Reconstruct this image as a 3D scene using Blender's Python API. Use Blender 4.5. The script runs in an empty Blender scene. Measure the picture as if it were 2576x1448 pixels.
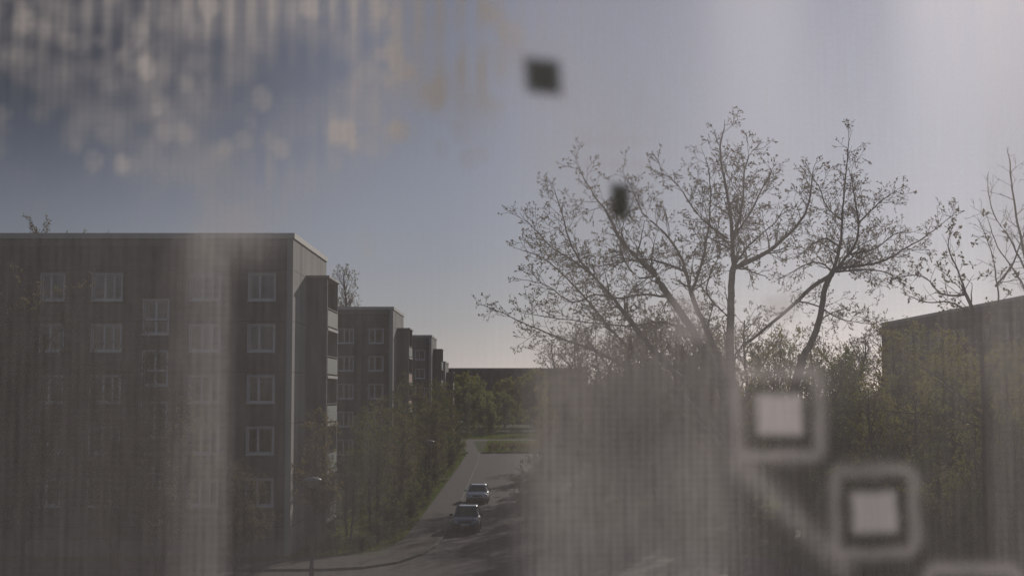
import bpy, bmesh, math, random
import numpy as np
from mathutils import Vector, Matrix, noise
S = bpy.context.scene
C = S.collection
R = math.radians
PI = math.pi
# ------------------------------------------------------------------ camera, sky, sun, exposure
CAM_Z, PITCH, F = 8.75, 4.27, 3578.0
cam = bpy.data.cameras.new('camera'); camo = bpy.data.objects.new('camera', cam); C.objects.link(camo)
camo.location = (0, 0, CAM_Z); camo.rotation_euler = (R(90 + PITCH), 0, 0)
cam.sensor_width = 36; cam.lens = 50; cam.clip_start = 0.02; cam.clip_end = 6000
cam.dof.use_dof = True; cam.dof.focus_distance = 90; cam.dof.aperture_fstop = 18
S.camera = camo
SUN_AZ, SUN_EL = 17.0, 17.0
w = bpy.data.worlds.new('World'); S.world = w; w.use_nodes = True
nt = w.node_tree; nt.nodes.clear()
sky = nt.nodes.new('ShaderNodeTexSky'); sky.sky_type = 'NISHITA'; sky.sun_disc = False
sky.sun_elevation = R(SUN_EL); sky.sun_rotation = R(SUN_AZ)
sky.altitude = 50; sky.air_density = 1.0; sky.dust_density = 0.55; sky.ozone_density = 4.0
bg = nt.nodes.new('ShaderNodeBackground'); bg.inputs[1].default_value = 0.06
wo = nt.nodes.new('ShaderNodeOutputWorld')
hs = nt.nodes.new('ShaderNodeHueSaturation'); hs.inputs['Saturation'].default_value = .50
nt.links.new(sky.outputs[0], hs.inputs['Color'])
tint = nt.nodes.new('ShaderNodeMix'); tint.data_type = 'RGBA'; tint.blend_type = 'MULTIPLY'; tint.inputs[0].default_value = 1
tint.inputs[7].default_value = (.95, .945, 1.07, 1)
nt.links.new(hs.outputs[0], tint.inputs[6]); nt.links.new(tint.outputs[2], bg.inputs[0]); nt.links.new(bg.outputs[0], wo.inputs[0])
sl = bpy.data.lights.new('sun', 'SUN'); sl.energy = 3.3; sl.angle = R(0.5); sl.color = (1, .92, .83)
so = bpy.data.objects.new('sun', sl); C.objects.link(so)
sd = Vector((math.sin(R(SUN_AZ)) * math.cos(R(SUN_EL)), math.cos(R(SUN_AZ)) * math.cos(R(SUN_EL)), math.sin(R(SUN_EL))))
so.rotation_euler = sd.to_track_quat('Z', 'Y').to_euler(); so.location = (60, 200, 90)
S.view_settings.view_transform = 'Standard'; S.view_settings.look = 'None'
S.view_settings.exposure = -0.85; S.view_settings.gamma = 1
S.render.engine = 'CYCLES'
S.cycles.transparent_max_bounces = 16
S.cycles.max_bounces = 5

# ------------------------------------------------------------------ helpers
def ray(px, py):
    x, y = (px - 1288) / F, (724 - py) / F
    c, s = math.cos(R(PITCH)), math.sin(R(PITCH))
    return Vector((x, c - s * y, s + c * y))
def W(px, py, Y):
    d = ray(px, py); t = Y / d.y
    return Vector((d.x * t, Y, CAM_Z + d.z * t))

def mat(name, col, rough=.8, col2=None, scale=3.0, detail=6, metallic=0, spec=.3, bump=0, contrast=(.35, .65), trans=0, coord='Object', mscale=(1, 1, 1), emis=0):
    m = bpy.data.materials.new(name); m.use_nodes = True
    n = m.node_tree.nodes; l = m.node_tree.links; n.clear()
    out = n.new('ShaderNodeOutputMaterial'); p = n.new('ShaderNodeBsdfPrincipled')
    p.inputs['Base Color'].default_value = (*col, 1); p.inputs['Roughness'].default_value = rough
    p.inputs['Metallic'].default_value = metallic; p.inputs['Specular IOR Level'].default_value = spec
    sh = p.outputs[0]
    tc = n.new('ShaderNodeTexCoord'); mp = n.new('ShaderNodeMapping'); mp.inputs['Scale'].default_value = mscale
    l.new(tc.outputs[coord], mp.inputs[0])
    nz = n.new('ShaderNodeTexNoise'); nz.inputs['Scale'].default_value = scale; nz.inputs['Detail'].default_value = detail
    l.new(mp.outputs[0], nz.inputs[0])
    if col2:
        cr = n.new('ShaderNodeValToRGB'); cr.color_ramp.elements[0].position = contrast[0]; cr.color_ramp.elements[1].position = contrast[1]
        cr.color_ramp.elements[0].color = (*col, 1); cr.color_ramp.elements[1].color = (*col2, 1)
        l.new(nz.outputs[0], cr.inputs[0]); l.new(cr.outputs[0], p.inputs['Base Color'])
    if bump:
        b = n.new('ShaderNodeBump'); b.inputs['Strength'].default_value = bump; b.inputs['Distance'].default_value = .05
        l.new(nz.outputs[0], b.inputs['Height']); l.new(b.outputs[0], p.inputs['Normal'])
    if trans:
        t = n.new('ShaderNodeBsdfTranslucent'); t.inputs[0].default_value = (*(col2 or col), 1)
        mx = n.new('ShaderNodeMixShader'); mx.inputs[0].default_value = trans
        l.new(sh, mx.inputs[1]); l.new(t.outputs[0], mx.inputs[2]); sh = mx.outputs[0]
    l.new(sh, out.inputs[0])
    return m

def tag(o, label=None, cat=None, group=None, kind=None):
    if label: o['label'] = label
    if cat: o['category'] = cat
    if group: o['group'] = group
    if kind: o['kind'] = kind
    return o
def thing(name, label, cat, loc=(0, 0, 0), rz=0, group=None):
    o = bpy.data.objects.new(name, None); C.objects.link(o); o.location = loc; o.rotation_euler = (0, 0, rz)
    o.empty_display_size = .3
    return tag(o, label, cat, group)
def link(name, me, m, parent=None):
    if m is not None and not me.materials:
        for x in (m if isinstance(m, (list, tuple)) else [m]): me.materials.append(x)
    o = bpy.data.objects.new(name, me); C.objects.link(o)
    if parent: o.parent = parent
    return o
def obj(name, bm, m, parent=None, smooth=False):
    me = bpy.data.meshes.new(name); bmesh.ops.recalc_face_normals(bm, faces=bm.faces); bm.to_mesh(me); bm.free()
    if smooth:
        me.polygons.foreach_set('use_smooth', [True] * len(me.polygons))
    return link(name, me, m, parent)
def copy_tree(o, parent=None):
    c = o.copy(); C.objects.link(c)
    if parent: c.parent = parent
    for ch in list(o.children): copy_tree(ch, c)
    return c
def box(bm, x0, y0, z0, x1, y1, z1, bevel=0):
    r = bmesh.ops.create_cube(bm, size=1)
    for v in r['verts']:
        v.co = Vector(((x0 + x1) / 2 + v.co.x * (x1 - x0), (y0 + y1) / 2 + v.co.y * (y1 - y0), (z0 + z1) / 2 + v.co.z * (z1 - z0)))
    if bevel:
        es = list({e for v in r['verts'] for e in v.link_edges})
        bmesh.ops.bevel(bm, geom=es, offset=bevel, segments=2, affect='EDGES')
def lathe(bm, prof, seg=24, cx=0, cy=0):
    rings = []
    for r, z in prof:
        if r < 1e-5: rings.append([bm.verts.new((cx, cy, z))])
        else: rings.append([bm.verts.new((cx + r * math.cos(2 * PI * i / seg), cy + r * math.sin(2 * PI * i / seg), z)) for i in range(seg)])
    for a, b in zip(rings, rings[1:]):
        for i in range(seg):
            j = (i + 1) % seg
            if len(a) == 1 and len(b) > 1: bm.faces.new((a[0], b[i], b[j]))
            elif len(b) == 1 and len(a) > 1: bm.faces.new((a[i], a[j], b[0]))
            elif len(a) > 1: bm.faces.new((a[i], a[j], b[j], b[i]))
def sheet(name, pts, z, m, thick=0):
    bm = bmesh.new(); f = bm.faces.new([bm.verts.new((x, y, z)) for x, y in pts])
    if thick:
        r = bmesh.ops.extrude_face_region(bm, geom=[f])
        for v in r['geom']:
            if isinstance(v, bmesh.types.BMVert): v.co.z -= thick
    bmesh.ops.triangulate(bm, faces=[x for x in bm.faces if len(x.verts) > 4])
    o = obj(name, bm, m); o['kind'] = 'structure'; return o

# ------------------------------------------------------------------ materials
M = {}
M['grass'] = mat('grass', (.040, .065, .016), 1, (.095, .13, .028), .9, 12, bump=.4, spec=.03)
M['asphalt'] = mat('asphalt', (.105, .090, .081), .9, (.155, .133, .12), 1.3, 12, bump=.15, spec=.08)
M['paving'] = mat('paving', (.10, .088, .08), .9, (.14, .122, .112), 2.5, 10, spec=.08)
M['kerb'] = mat('kerb', (.07, .065, .06), .85, (.13, .12, .115), 3)
M['earth'] = mat('earth', (.10, .07, .05), .95, (.05, .06, .02), .6, 8)
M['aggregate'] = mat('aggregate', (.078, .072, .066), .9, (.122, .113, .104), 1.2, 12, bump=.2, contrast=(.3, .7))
def panelled(m, w_, h_):
    n = m.node_tree.nodes; l = m.node_tree.links; p = n['Principled BSDF']; src = p.inputs['Base Color'].links[0].from_socket
    tc = n.new('ShaderNodeTexCoord'); sx = n.new('ShaderNodeSeparateXYZ'); l.new(tc.outputs['Object'], sx.inputs[0])
    cx = n.new('ShaderNodeCombineXYZ'); ad = n.new('ShaderNodeMath'); ad.operation = 'ADD'; l.new(sx.outputs[0], ad.inputs[0]); l.new(sx.outputs[1], ad.inputs[1]); l.new(ad.outputs[0], cx.inputs[0]); 
    z1 = n.new('ShaderNodeMath'); z1.operation = 'SUBTRACT'; z1.inputs[1].default_value = 1.55; l.new(sx.outputs[2], z1.inputs[0]); l.new(z1.outputs[0], cx.inputs[1])
    b = n.new('ShaderNodeTexBrick'); b.offset = 0; b.inputs['Scale'].default_value = 1; b.inputs['Brick Width'].default_value = w_; b.inputs['Row Height'].default_value = h_; b.inputs['Mortar Size'].default_value = .018
    b.inputs['Color1'].default_value = (.78, .78, .78, 1); b.inputs['Color2'].default_value = (1.12, 1.1, 1.08, 1); b.inputs['Mortar'].default_value = (.45, .45, .45, 1)
    l.new(cx.outputs[0], b.inputs[0])
    mp = n.new('ShaderNodeMapping'); mp.inputs['Scale'].default_value = (2.2, 2.2, .14); l.new(tc.outputs['Object'], mp.inputs[0]); st = n.new('ShaderNodeTexNoise'); st.inputs['Scale'].default_value = 1; st.inputs['Detail'].default_value = 8; l.new(mp.outputs[0], st.inputs[0])
    mr = n.new('ShaderNodeMapRange'); mr.inputs[1].default_value = .35; mr.inputs[2].default_value = .65; mr.inputs[3].default_value = .78; mr.inputs[4].default_value = 1.12; l.new(st.outputs[0], mr.inputs[0])
    a = n.new('ShaderNodeMix'); a.data_type = 'RGBA'; a.blend_type = 'MULTIPLY'; a.inputs[0].default_value = 1; l.new(src, a.inputs[6]); l.new(b.outputs[0], a.inputs[7])
    c = n.new('ShaderNodeVectorMath'); c.operation = 'SCALE'; l.new(a.outputs[2], c.inputs[0]); l.new(mr.outputs[0], c.inputs['Scale']); l.new(c.outputs[0], p.inputs['Base Color'])
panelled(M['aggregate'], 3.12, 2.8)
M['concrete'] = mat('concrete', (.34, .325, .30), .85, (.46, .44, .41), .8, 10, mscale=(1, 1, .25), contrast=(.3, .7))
M['balcony_wall'] = mat('balcony_wall', (.15, .14, .13), .85, (.21, .20, .185), 1.0, 8, mscale=(1, 1, .25))
M['fascia'] = mat('fascia', (.60, .57, .52), .6, (.70, .67, .61), 1.0, 6)
M['joint'] = mat('joint', (.03, .03, .03), .9)
M['joint_light'] = mat('joint_light', (.12, .115, .11), .9)
M['frame_white'] = mat('frame_white', (.66, .66, .65), .5, (.76, .75, .74), 4)
M['roofing'] = mat('roofing', (.06, .06, .06), .9, (.09, .09, .085), 1)
M['drape'] = mat('drape', (.30, .29, .27), .9, (.42, .41, .39), 9, mscale=(4, 4, .2))
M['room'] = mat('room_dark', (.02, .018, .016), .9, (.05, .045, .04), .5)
M['panel_green'] = mat('panel_green', (.22, .27, .23), .6, (.28, .33, .285), 2)
M['panel_orange'] = mat('panel_orange', (.50, .30, .18), .6, (.55, .36, .24), 2)
M['bark'] = mat('bark', (.085, .073, .060), .95, (.15, .13, .11), 4, 8, bump=.4, mscale=(3, 3, .7))
M['bark_dark'] = mat('bark_dark', (.05, .043, .036), .95, (.095, .083, .07), 4, 8, bump=.4, mscale=(3, 3, .7))
M['bud'] = mat('bud_leaf', (.14, .10, .06), .7, (.19, .15, .07), .7, 3, trans=.5)
M['leaf_red'] = mat('leaf_bronze', (.25, .13, .09), .7, (.27, .19, .10), .6, 3, trans=.5)
M['leaf_green'] = mat('leaf_green', (.08, .11, .028), .7, (.15, .18, .045), .5, 3, trans=.5)
M['leaf_yellow'] = mat('leaf_yellow', (.18, .20, .035), .7, (.30, .28, .05), .4, 3, trans=.55)
M['leaf_olive'] = mat('leaf_olive', (.12, .115, .042), .7, (.23, .19, .07), .5, 3, trans=.5)
M['blossom'] = mat('blossom', (.6, .58, .52), .7, (.75, .73, .68), 8, trans=.3)
M['metal_dark'] = mat('metal_dark', (.045, .05, .05), .45, (.08, .085, .085), 6, metallic=.4)
M['lamp_cap'] = mat('lamp_cap', (.30, .29, .27), .5, (.40, .38, .36), 9)
M['lamp_glass'] = mat('lamp_glass', (.45, .42, .38), .25, trans=.4)
M['tyre'] = mat('tyre', (.02, .02, .02), .85)
M['rim'] = mat('rim', (.35, .35, .36), .3, metallic=.8)
M['black'] = mat('black_plastic', (.015, .015, .016), .5)
M['plate'] = mat('number_plate', (.6, .6, .58), .5)
M['cloth_dark'] = mat('cloth_dark', (.02, .035, .04), .9)
M['headlight'] = mat('headlight', (.55, .56, .58), .12, spec=.9, metallic=.6)
def paint(name, col):
    m = mat(name, col, .3, tuple(c * 1.1 for c in col), 40, metallic=.2, spec=.6)
    m.node_tree.nodes['Principled BSDF'].inputs['Coat Weight'].default_value = .8
    return m
M['paint_silver'] = paint('paint_silver', (.78, .79, .80))
M['paint_dark'] = paint('paint_slate', (.17, .18, .21))
def glassmat(name, col, rough=.06):
    m = bpy.data.materials.new(name); m.use_nodes = True
    n = m.node_tree.nodes; l = m.node_tree.links; n.clear()
    out = n.new('ShaderNodeOutputMaterial'); t = n.new('ShaderNodeBsdfTransparent'); t.inputs[0].default_value = (*col, 1)
    g = n.new('ShaderNodeBsdfGlossy'); g.inputs['Roughness'].default_value = rough; g.inputs[0].default_value = (.9, .9, .9, 1)
    f = n.new('ShaderNodeFresnel'); f.inputs[0].default_value = 1.6
    nz = n.new('ShaderNodeTexNoise'); nz.inputs['Scale'].default_value = 1.5; b = n.new('ShaderNodeBump'); b.inputs['Strength'].default_value = .06
    l.new(nz.outputs[0], b.inputs['Height']); l.new(b.outputs[0], g.inputs['Normal'])
    mx = n.new('ShaderNodeMixShader'); l.new(f.outputs[0], mx.inputs[0]); l.new(t.outputs[0], mx.inputs[1]); l.new(g.outputs[0], mx.inputs[2])
    l.new(mx.outputs[0], out.inputs[0]); return m
M['glass'] = glassmat('window_glass', (.7, .72, .72))
M['carglass'] = mat('car_glass', (.012, .014, .016), .08, spec=.9)

# ------------------------------------------------------------------ ground, roads, paths
bm = bmesh.new(); bmesh.ops.create_grid(bm, x_segments=40, y_segments=40, size=2500)
g = obj('ground', bm, M['grass']); g['kind'] = 'structure'
road_l = [(-80, 71.4), (-14, 71.4), (-9.5, 71.6), (-7.4, 72.4), (-5.8, 74.6), (-4.8, 78.5), (-4.3, 83), (-4.1, 90), (-4.1, 120), (-4.2, 150), (-4.3, 180), (-4.8, 213.5)]
road_r = [(40, 213.5), (40, 190), (9, 188), (5, 180), (3.8, 165), (3.8, 105), (4.6, 94), (7, 87), (11, 82), (14.5, 76), (15.5, 60)]
sheet('road', road_l + road_r + [(16, 36), (-80, 36)], .004, M['asphalt'])
grass_edge = [(-80, 75.2), (-16, 75.2), (-12.9, 75.5), (-9.9, 77.2), (-7.7, 80), (-6.8, 83.5), (-6.5, 88), (-6.4, 105), (-6.4, 123), (-6.4, 150), (-6.4, 180), (-6.8, 212.8)]
kerb_in = [(-80, 71.55), (-14, 71.55), (-9.5, 71.75), (-7.5, 72.55), (-5.95, 74.7), (-4.95, 78.5), (-4.45, 83), (-4.25, 90), (-4.25, 120), (-4.35, 150), (-4.45, 180), (-4.95, 212.8)]
sheet('pavement', kerb_in + grass_edge[::-1], .10, M['paving'], .09)
sheet('kerb', [(x, y) for x, y in kerb_in] + [(x + .13 * (y > 80), y - .13 * (y <= 80)) for x, y in kerb_in][::-1], .118, M['kerb'], .11)
sheet('path', [(-6.8, 213.6), (-4.8, 213.6), (-5.2, 220), (-7.2, 268), (-9.4, 268)], .008, M['paving'])
sheet('driveway', [(-60, 145.5), (-6.45, 145.5), (-6.45, 150), (-60, 150)], .006, M['asphalt'])
sheet('cross_road', [(-200, 268.2), (200, 268.2), (200, 279), (-200, 279)], .004, M['asphalt'])
sheet('lawn_kerb', [(-4.6, 213.7), (40, 213.7), (40, 213.95), (-4.6, 213.95)], .12, M['kerb'], .11)
sheet('earth_patch', [(13, 84), (20, 83), (27, 86), (31, 96), (24, 104), (16, 100), (12.5, 92)], .008, M['earth'])

# ------------------------------------------------------------------ panel-built blocks
H = 17.6
ROWS = [2.72 + 2.8 * i for i in range(5)]                 # window sills
_wcache = {}
def window_proto(wd, ht, kind):
    """local: x along the wall, y = into the wall (positive), z up, origin at lower middle"""
    key = (round(wd, 2), round(ht, 2), kind)
    if key in _wcache: return _wcache[key]
    d = .10
    bm = bmesh.new(); t = .09
    box(bm, -wd / 2, d, 0, wd / 2, d + .07, t); box(bm, -wd / 2, d, ht - t, wd / 2, d + .07, ht)
    box(bm, -wd / 2, d, t, -wd / 2 + t, d + .07, ht - t); box(bm, wd / 2 - t, d, t, wd / 2, d + .07, ht - t)
    if kind == 'stair':
        box(bm, -.06, d - .01, t, .06, d + .06, ht - t)
        box(bm, -wd / 2 + t, d - .005, ht * .40, -.06, d + .065, ht * .40 + .10); box(bm, .06, d - .005, ht * .40, wd / 2 - t, d + .065, ht * .40 + .10)
    else:
        box(bm, -.09 * wd - .05, d - .01, t, -.09 * wd + .06, d + .06, ht - t)
        if kind == 'triple': box(bm, .20 * wd, d - .01, t, .20 * wd + .10, d + .06, ht - t)
    # outer lining lip round the opening
    for a in ((-wd / 2 - .05, -.02, -.05, wd / 2 + .05, .015, .0), (-wd / 2 - .05, -.02, ht, wd / 2 + .05, .015, ht + .05),
              (-wd / 2 - .05, -.02, 0, -wd / 2, .015, ht), (wd / 2, -.02, 0, wd / 2 + .05, .015, ht)):
        box(bm, *a)
    me = bpy.data.meshes.new('window'); bmesh.ops.recalc_face_normals(bm, faces=bm.faces); bm.to_mesh(me); bm.free(); me.materials.append(M['frame_white'])
    bm = bmesh.new(); box(bm, -wd / 2 + t * .5, d + .03, t * .5, wd / 2 - t * .5, d + .036, ht - t * .5)
    pn = bpy.data.meshes.new('pane'); bm.to_mesh(pn); bm.free(); pn.materials.append(M['glass'])
    bm = bmesh.new(); box(bm, -wd / 2 - .08, -.10, -.10, wd / 2 + .08, -.022, -.055)
    sm = bpy.data.meshes.new('sill'); bm.to_mesh(sm); bm.free(); sm.materials.append(M['fascia'])
    _wcache[key] = (me, pn, sm); return _wcache[key]
def drape_mesh(wd, ht, var):
    key = ('d', round(wd, 2), round(ht, 2), var)
    if key in _wcache: return _wcache[key]
    rnd = random.Random(var); res = []
    spans = {0: [(-.5, .5, .0, 1)], 1: [(-.5, -.15, 0, 1), (.2, .5, 0, 1)], 2: [(-.5, .5, .45, 1)], 3: [(-.5, -.28, 0, 1), (.3, .5, 0, 1), (-.28, .3, .72, 1)], 4: [(-.5, .5, .82, 1)]}[var]
    for a, b, c, e in spans:
        bm = bmesh.new(); n = 22; pr = None
        for i in range(n + 1):
            x = (a + (b - a) * i / n) * wd; y = .30 + .025 * math.sin(i * 1.9 + var) + rnd.uniform(-.006, .006)
            q = (bm.verts.new((x, y, c * ht)), bm.verts.new((x, y, e * ht)))
            if pr: bm.faces.new((pr[0], q[0], q[1], pr[1]))
            pr = q
        me = bpy.data.meshes.new('window_curtain'); bm.to_mesh(me); bm.free(); me.materials.append(M['drape']); res.append(me)
    _wcache[key] = res; return res

def add_window(parent, x, z, wd, ht, kind, rnd, blind_from=None, mat4=None):
    me, pn, sm = window_proto(wd, ht, kind)
    o = link('window', me, None, parent); o.location = (x, 0, z)
    p = link('pane', pn, None, o)
    s = link('sill', sm, None, o)
    for me in drape_mesh(wd, ht, rnd.choice([0, 1, 2, 3, 3, 4, 1])) if kind != 'stair' else []: link('window_curtain', me, None, o)
    return o

def facade(name, x0, x1, z0, z1, cols, m, parent, rev=.17):
    """wall in the local xz-plane at y=0 facing -y with reveals; cols: (xc, width, [(z, h)...])"""
    bm = bmesh.new()
    cs = sorted(cols); xs = x0
    def q(a, b, c, d): bm.faces.new([bm.verts.new(p) for p in (a, b, c, d)])
    def rect(a, b, c, d): q((a, 0, c), (b, 0, c), (b, 0, d), (a, 0, d))
    for xc, wd, hs in cs:
        a, b = xc - wd / 2, xc + wd / 2
        if a <= xs or b >= x1: continue
        rect(xs, a, z0, z1); zz = z0
        for z, h in sorted(hs):
            rect(a, b, zz, z); zz = z + h
            for p in (((a, 0, z), (a, 0, z + h), (a, rev, z + h), (a, rev, z)), ((b, 0, z), (b, rev, z), (b, rev, z + h), (b, 0, z + h)),
                      ((a, 0, z), (a, rev, z), (b, rev, z), (b, 0, z)), ((a, 0, z + h), (b, 0, z + h), (b, rev, z + h), (a, rev, z + h))): q(*p)
        rect(a, b, zz, z1); xs = b
    rect(xs, x1, z0, z1)
    me = bpy.data.meshes.new(name); bm.to_mesh(me); bm.free()
    return link(name, me, m, parent)

SECTION = [(1.7, 1.42, 'double'), (4.8, 1.62, 'triple'), (7.5, 1.34, 'stair'), (10.2, 1.6, 'triple'), (13.2, 1.25, 'double')]
def block(label, X, Y, length=46, depth=14, height=H, floors=5, seed=1, rz=0, balc=True, wins=True, orange=False, back=False, mirror=False):
    """origin at the front right corner, the facade runs to -x, the gable to +y"""
    rnd = random.Random(seed)
    t = thing('apartment_building', label, 'building', (X, Y, 0), rz)
    rows = [2.72 + 2.8 * i for i in range(floors)]
    cols = []; ww = []
    k = 0
    while 15.9 * k + 14 < length:
        for off, wd, kind in SECTION:
            xc = -(15.9 * k + off)
            if kind == 'stair': zs = [(r + 1.38 - .45 + .0, 1.86) for r in rows[:-1]]
            else: zs = [(r, 1.42) for r in rows]
            zs = [(z, h) for z, h in zs]
            cols.append((xc, wd, zs)); ww += [(xc, z, wd, h, kind) for z, h in zs]
        k += 1
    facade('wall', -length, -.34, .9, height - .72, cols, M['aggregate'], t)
    if wins:
        for a in ww: add_window(t, *a, rnd)
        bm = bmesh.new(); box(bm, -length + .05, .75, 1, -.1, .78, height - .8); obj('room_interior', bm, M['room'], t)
    # plinth, frieze and eaves
    bm = bmesh.new(); box(bm, -length, .03, -.3, -.35, .5, .9); obj('plinth', bm, M['balcony_wall'], t)
    bm = bmesh.new(); box(bm, -length, -.012, height - .72, -.34, .4, height - .30); obj('frieze', bm, M['balcony_wall'], t)
    bm = bmesh.new(); box(bm, -length, -.10, height - .30, .08, .20, height); box(bm, -.20, .20, height - .30, .08, depth, height)
    obj('roof_edge', bm, M['fascia'], t)
    bm = bmesh.new(); box(bm, -length, .20, height - .5, -.20, depth, height - .06); obj('roof', bm, M['roofing'], t)
    # light corner pier and gable of concrete panels
    bm = bmesh.new(); box(bm, -.34, -.03, -.3, 0, .20, height - .30)
    box(bm, -.30, .20, -.3, 0, depth, height - .30)
    obj('gable_wall', bm, M['concrete'], t)
    bm = bmesh.new(); box(bm, -length, depth - .3, -.3, -.30, depth, height - .5); box(bm, -length, .5, -.3, -length + .3, depth - .3, height - .5)
    obj('rear_wall', bm, M['aggregate'], t)
    # joints between the panels
    bm = bmesh.new()
    for i in range(floors + 1):
        z = 1.0 + 2.8 * i + .55
        if z < height - .8: box(bm, -length, -.006, z, -.345, .004, z + .035)
    xs = [-.345 - .0]; k = 0
    for k in range(int(length // 15.9) + 1):
        for dx in (3.2, 8.6, 11.7): 
            if 15.9 * k + dx < length: box(bm, -(15.9 * k + dx) - .02, -.010, height - 1.9, -(15.9 * k + dx) + .02, .004, height - .74)
    obj('panel_joint', bm, M['joint'], t)
    bm = bmesh.new()
    for i in range(floors + 1):
        z = 1.0 + 2.8 * i + .55
        if z < height - .4: box(bm, -.02, .02, z, .006, depth - .01, z + .03)
    for y in (2.6, 3.1, 7.6, 11): box(bm, -.02, y, .0, .005, y + .03, height - .32)
    for i in range(22):
        y = .5 + i * .61
        box(bm, -.02, y, height - 2.9, .004, y + .025, height - .33)
    obj('gable_joint', bm, M['joint_light'], t)
    if balc:
        y0, y1, ex, zt = 5.0, 10.1, 1.25, height - 2.05
        bm = bmesh.new(); box(bm, .006, y0, -.3, ex, y0 + .2, zt); box(bm, .006, y1 - .16, -.3, ex, y1, zt); obj('balcony_wall', bm, M['balcony_wall'], t)
        bm = bmesh.new(); box(bm, .006, y0 - .12, zt, ex + .12, y1 + .15, zt + .13); obj('balcony_roof', bm, M['lamp_cap'], t)
        for i in range(floors):
            z = 1.45 + 2.8 * i
            bm = bmesh.new(); box(bm, .006, y0 + .2, z - .16, ex + .05, y1 - .16, z); obj('balcony_floor', bm, M['fascia'], t)
            bm = bmesh.new(); box(bm, ex - .05, y0 + .2, z + .10, ex + .02, y1 - .16, z + 1.02)
            p = obj('balcony_panel', bm, M['panel_orange'] if (orange and i in (2, 3)) else M['panel_green'], t)
            bm = bmesh.new(); box(bm, ex - .04, y0 + .2, z + 1.12, ex + .01, y1 - .16, z + 1.16)
            for yy in (y0 + .6, (y0 + y1) / 2, y1 - .6): box(bm, ex - .03, yy, z + 1.02, ex, yy + .03, z + 1.12)
            obj('handrail', bm, M['metal_dark'], p)
            bm = bmesh.new(); box(bm, .008, y0 + .7, z, .05, y0 + 1.6, z + 2.1); box(bm, .008, y0 + 2.2, z + .8, .05, y0 + 3.9, z + 2.1); obj('balcony_door', bm, M['frame_white'], t)
    return t
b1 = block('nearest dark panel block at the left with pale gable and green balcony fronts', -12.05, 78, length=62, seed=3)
b2 = block('second panel block along the street, behind the first, with one orange balcony front', -12.05, 144, length=44, seed=8, orange=True)
b3 = block('third panel block along the street, seen small past the second block', -12.05, 213, length=44, seed=12)
b4 = block('lowest and farthest gable peeping out right of the third panel block', -12.3, 262, length=30, height=14.8, floors=4, seed=14)
b5 = block('long flat-roofed block closing the street on the horizon', 25, 470, length=55, height=17.4, seed=20, balc=False, wins=False)
# west facade of the block on the right, running along the street: rotate so the facade faces -x
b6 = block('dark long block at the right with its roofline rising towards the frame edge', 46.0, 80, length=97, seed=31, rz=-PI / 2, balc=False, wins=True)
# closed parasol on the third floor balcony
t = thing('parasol', 'closed dark parasol standing on a balcony of the nearest block', 'parasol', (-11.0, 84.2, 7.05))
bm = bmesh.new(); lathe(bm, [(0, 2.15), (.03, 2.1), (.06, 1.9), (.16, 1.3), (.20, .85), (.17, .7), (0, .68)], 14); obj('canopy', bm, M['cloth_dark'], t, True)
bm = bmesh.new(); lathe(bm, [(0, 0), (.025, 0), (.025, .75), (0, .75)], 8); obj('pole', bm, M['metal_dark'], t)
bm = bmesh.new(); lathe(bm, [(0, 0), (.22, 0), (.22, .06), (.05, .1), (0, .1)], 16); obj('base', bm, M['metal_dark'], t)

# ------------------------------------------------------------------ street lamps
def make_lamp():
    t = thing('street_lamp', 'nearest mushroom-headed street lamp, cut by the lower frame edge before the first block', 'street lamp', (0, 0, 0), 0, 'mushroom street lamps')
    bm = bmesh.new(); lathe(bm, [(.11, 0), (.11, 1.0), (.085, 1.05), (.075, 4.45), (.10, 4.47), (.10, 4.55), (0, 4.55)], 16); obj('pole', bm, M['metal_dark'], t, True)
    bm = bmesh.new(); lathe(bm, [(.12, 4.52), (.17, 4.56), (.24, 4.72), (.29, 4.85), (.29, 4.87), (0, 4.87)], 28); obj('lamp_glass', bm, M['lamp_glass'], t, True)
    bm = bmesh.new(); lathe(bm, [(0, 4.871), (.30, 4.872), (.40, 4.86), (.415, 4.88), (.36, 4.94), (.22, 4.99), (.06, 5.02), (0, 5.03)], 32); obj('lamp_cap', bm, M['lamp_cap'], t, True)
    return t
lamp = make_lamp(); lamp.location = (-9.05, 65, 0)
l2 = copy_tree(lamp); l2.location = (-6.75, 117, 0); l2['label'] = 'street lamp on the grass strip beside the silver car, half hidden by young trees'
l3 = copy_tree(lamp); l3.location = (-7.4, 202, 0); l3['label'] = 'farthest and smallest street lamp, where the footpath leaves the road'

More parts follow.
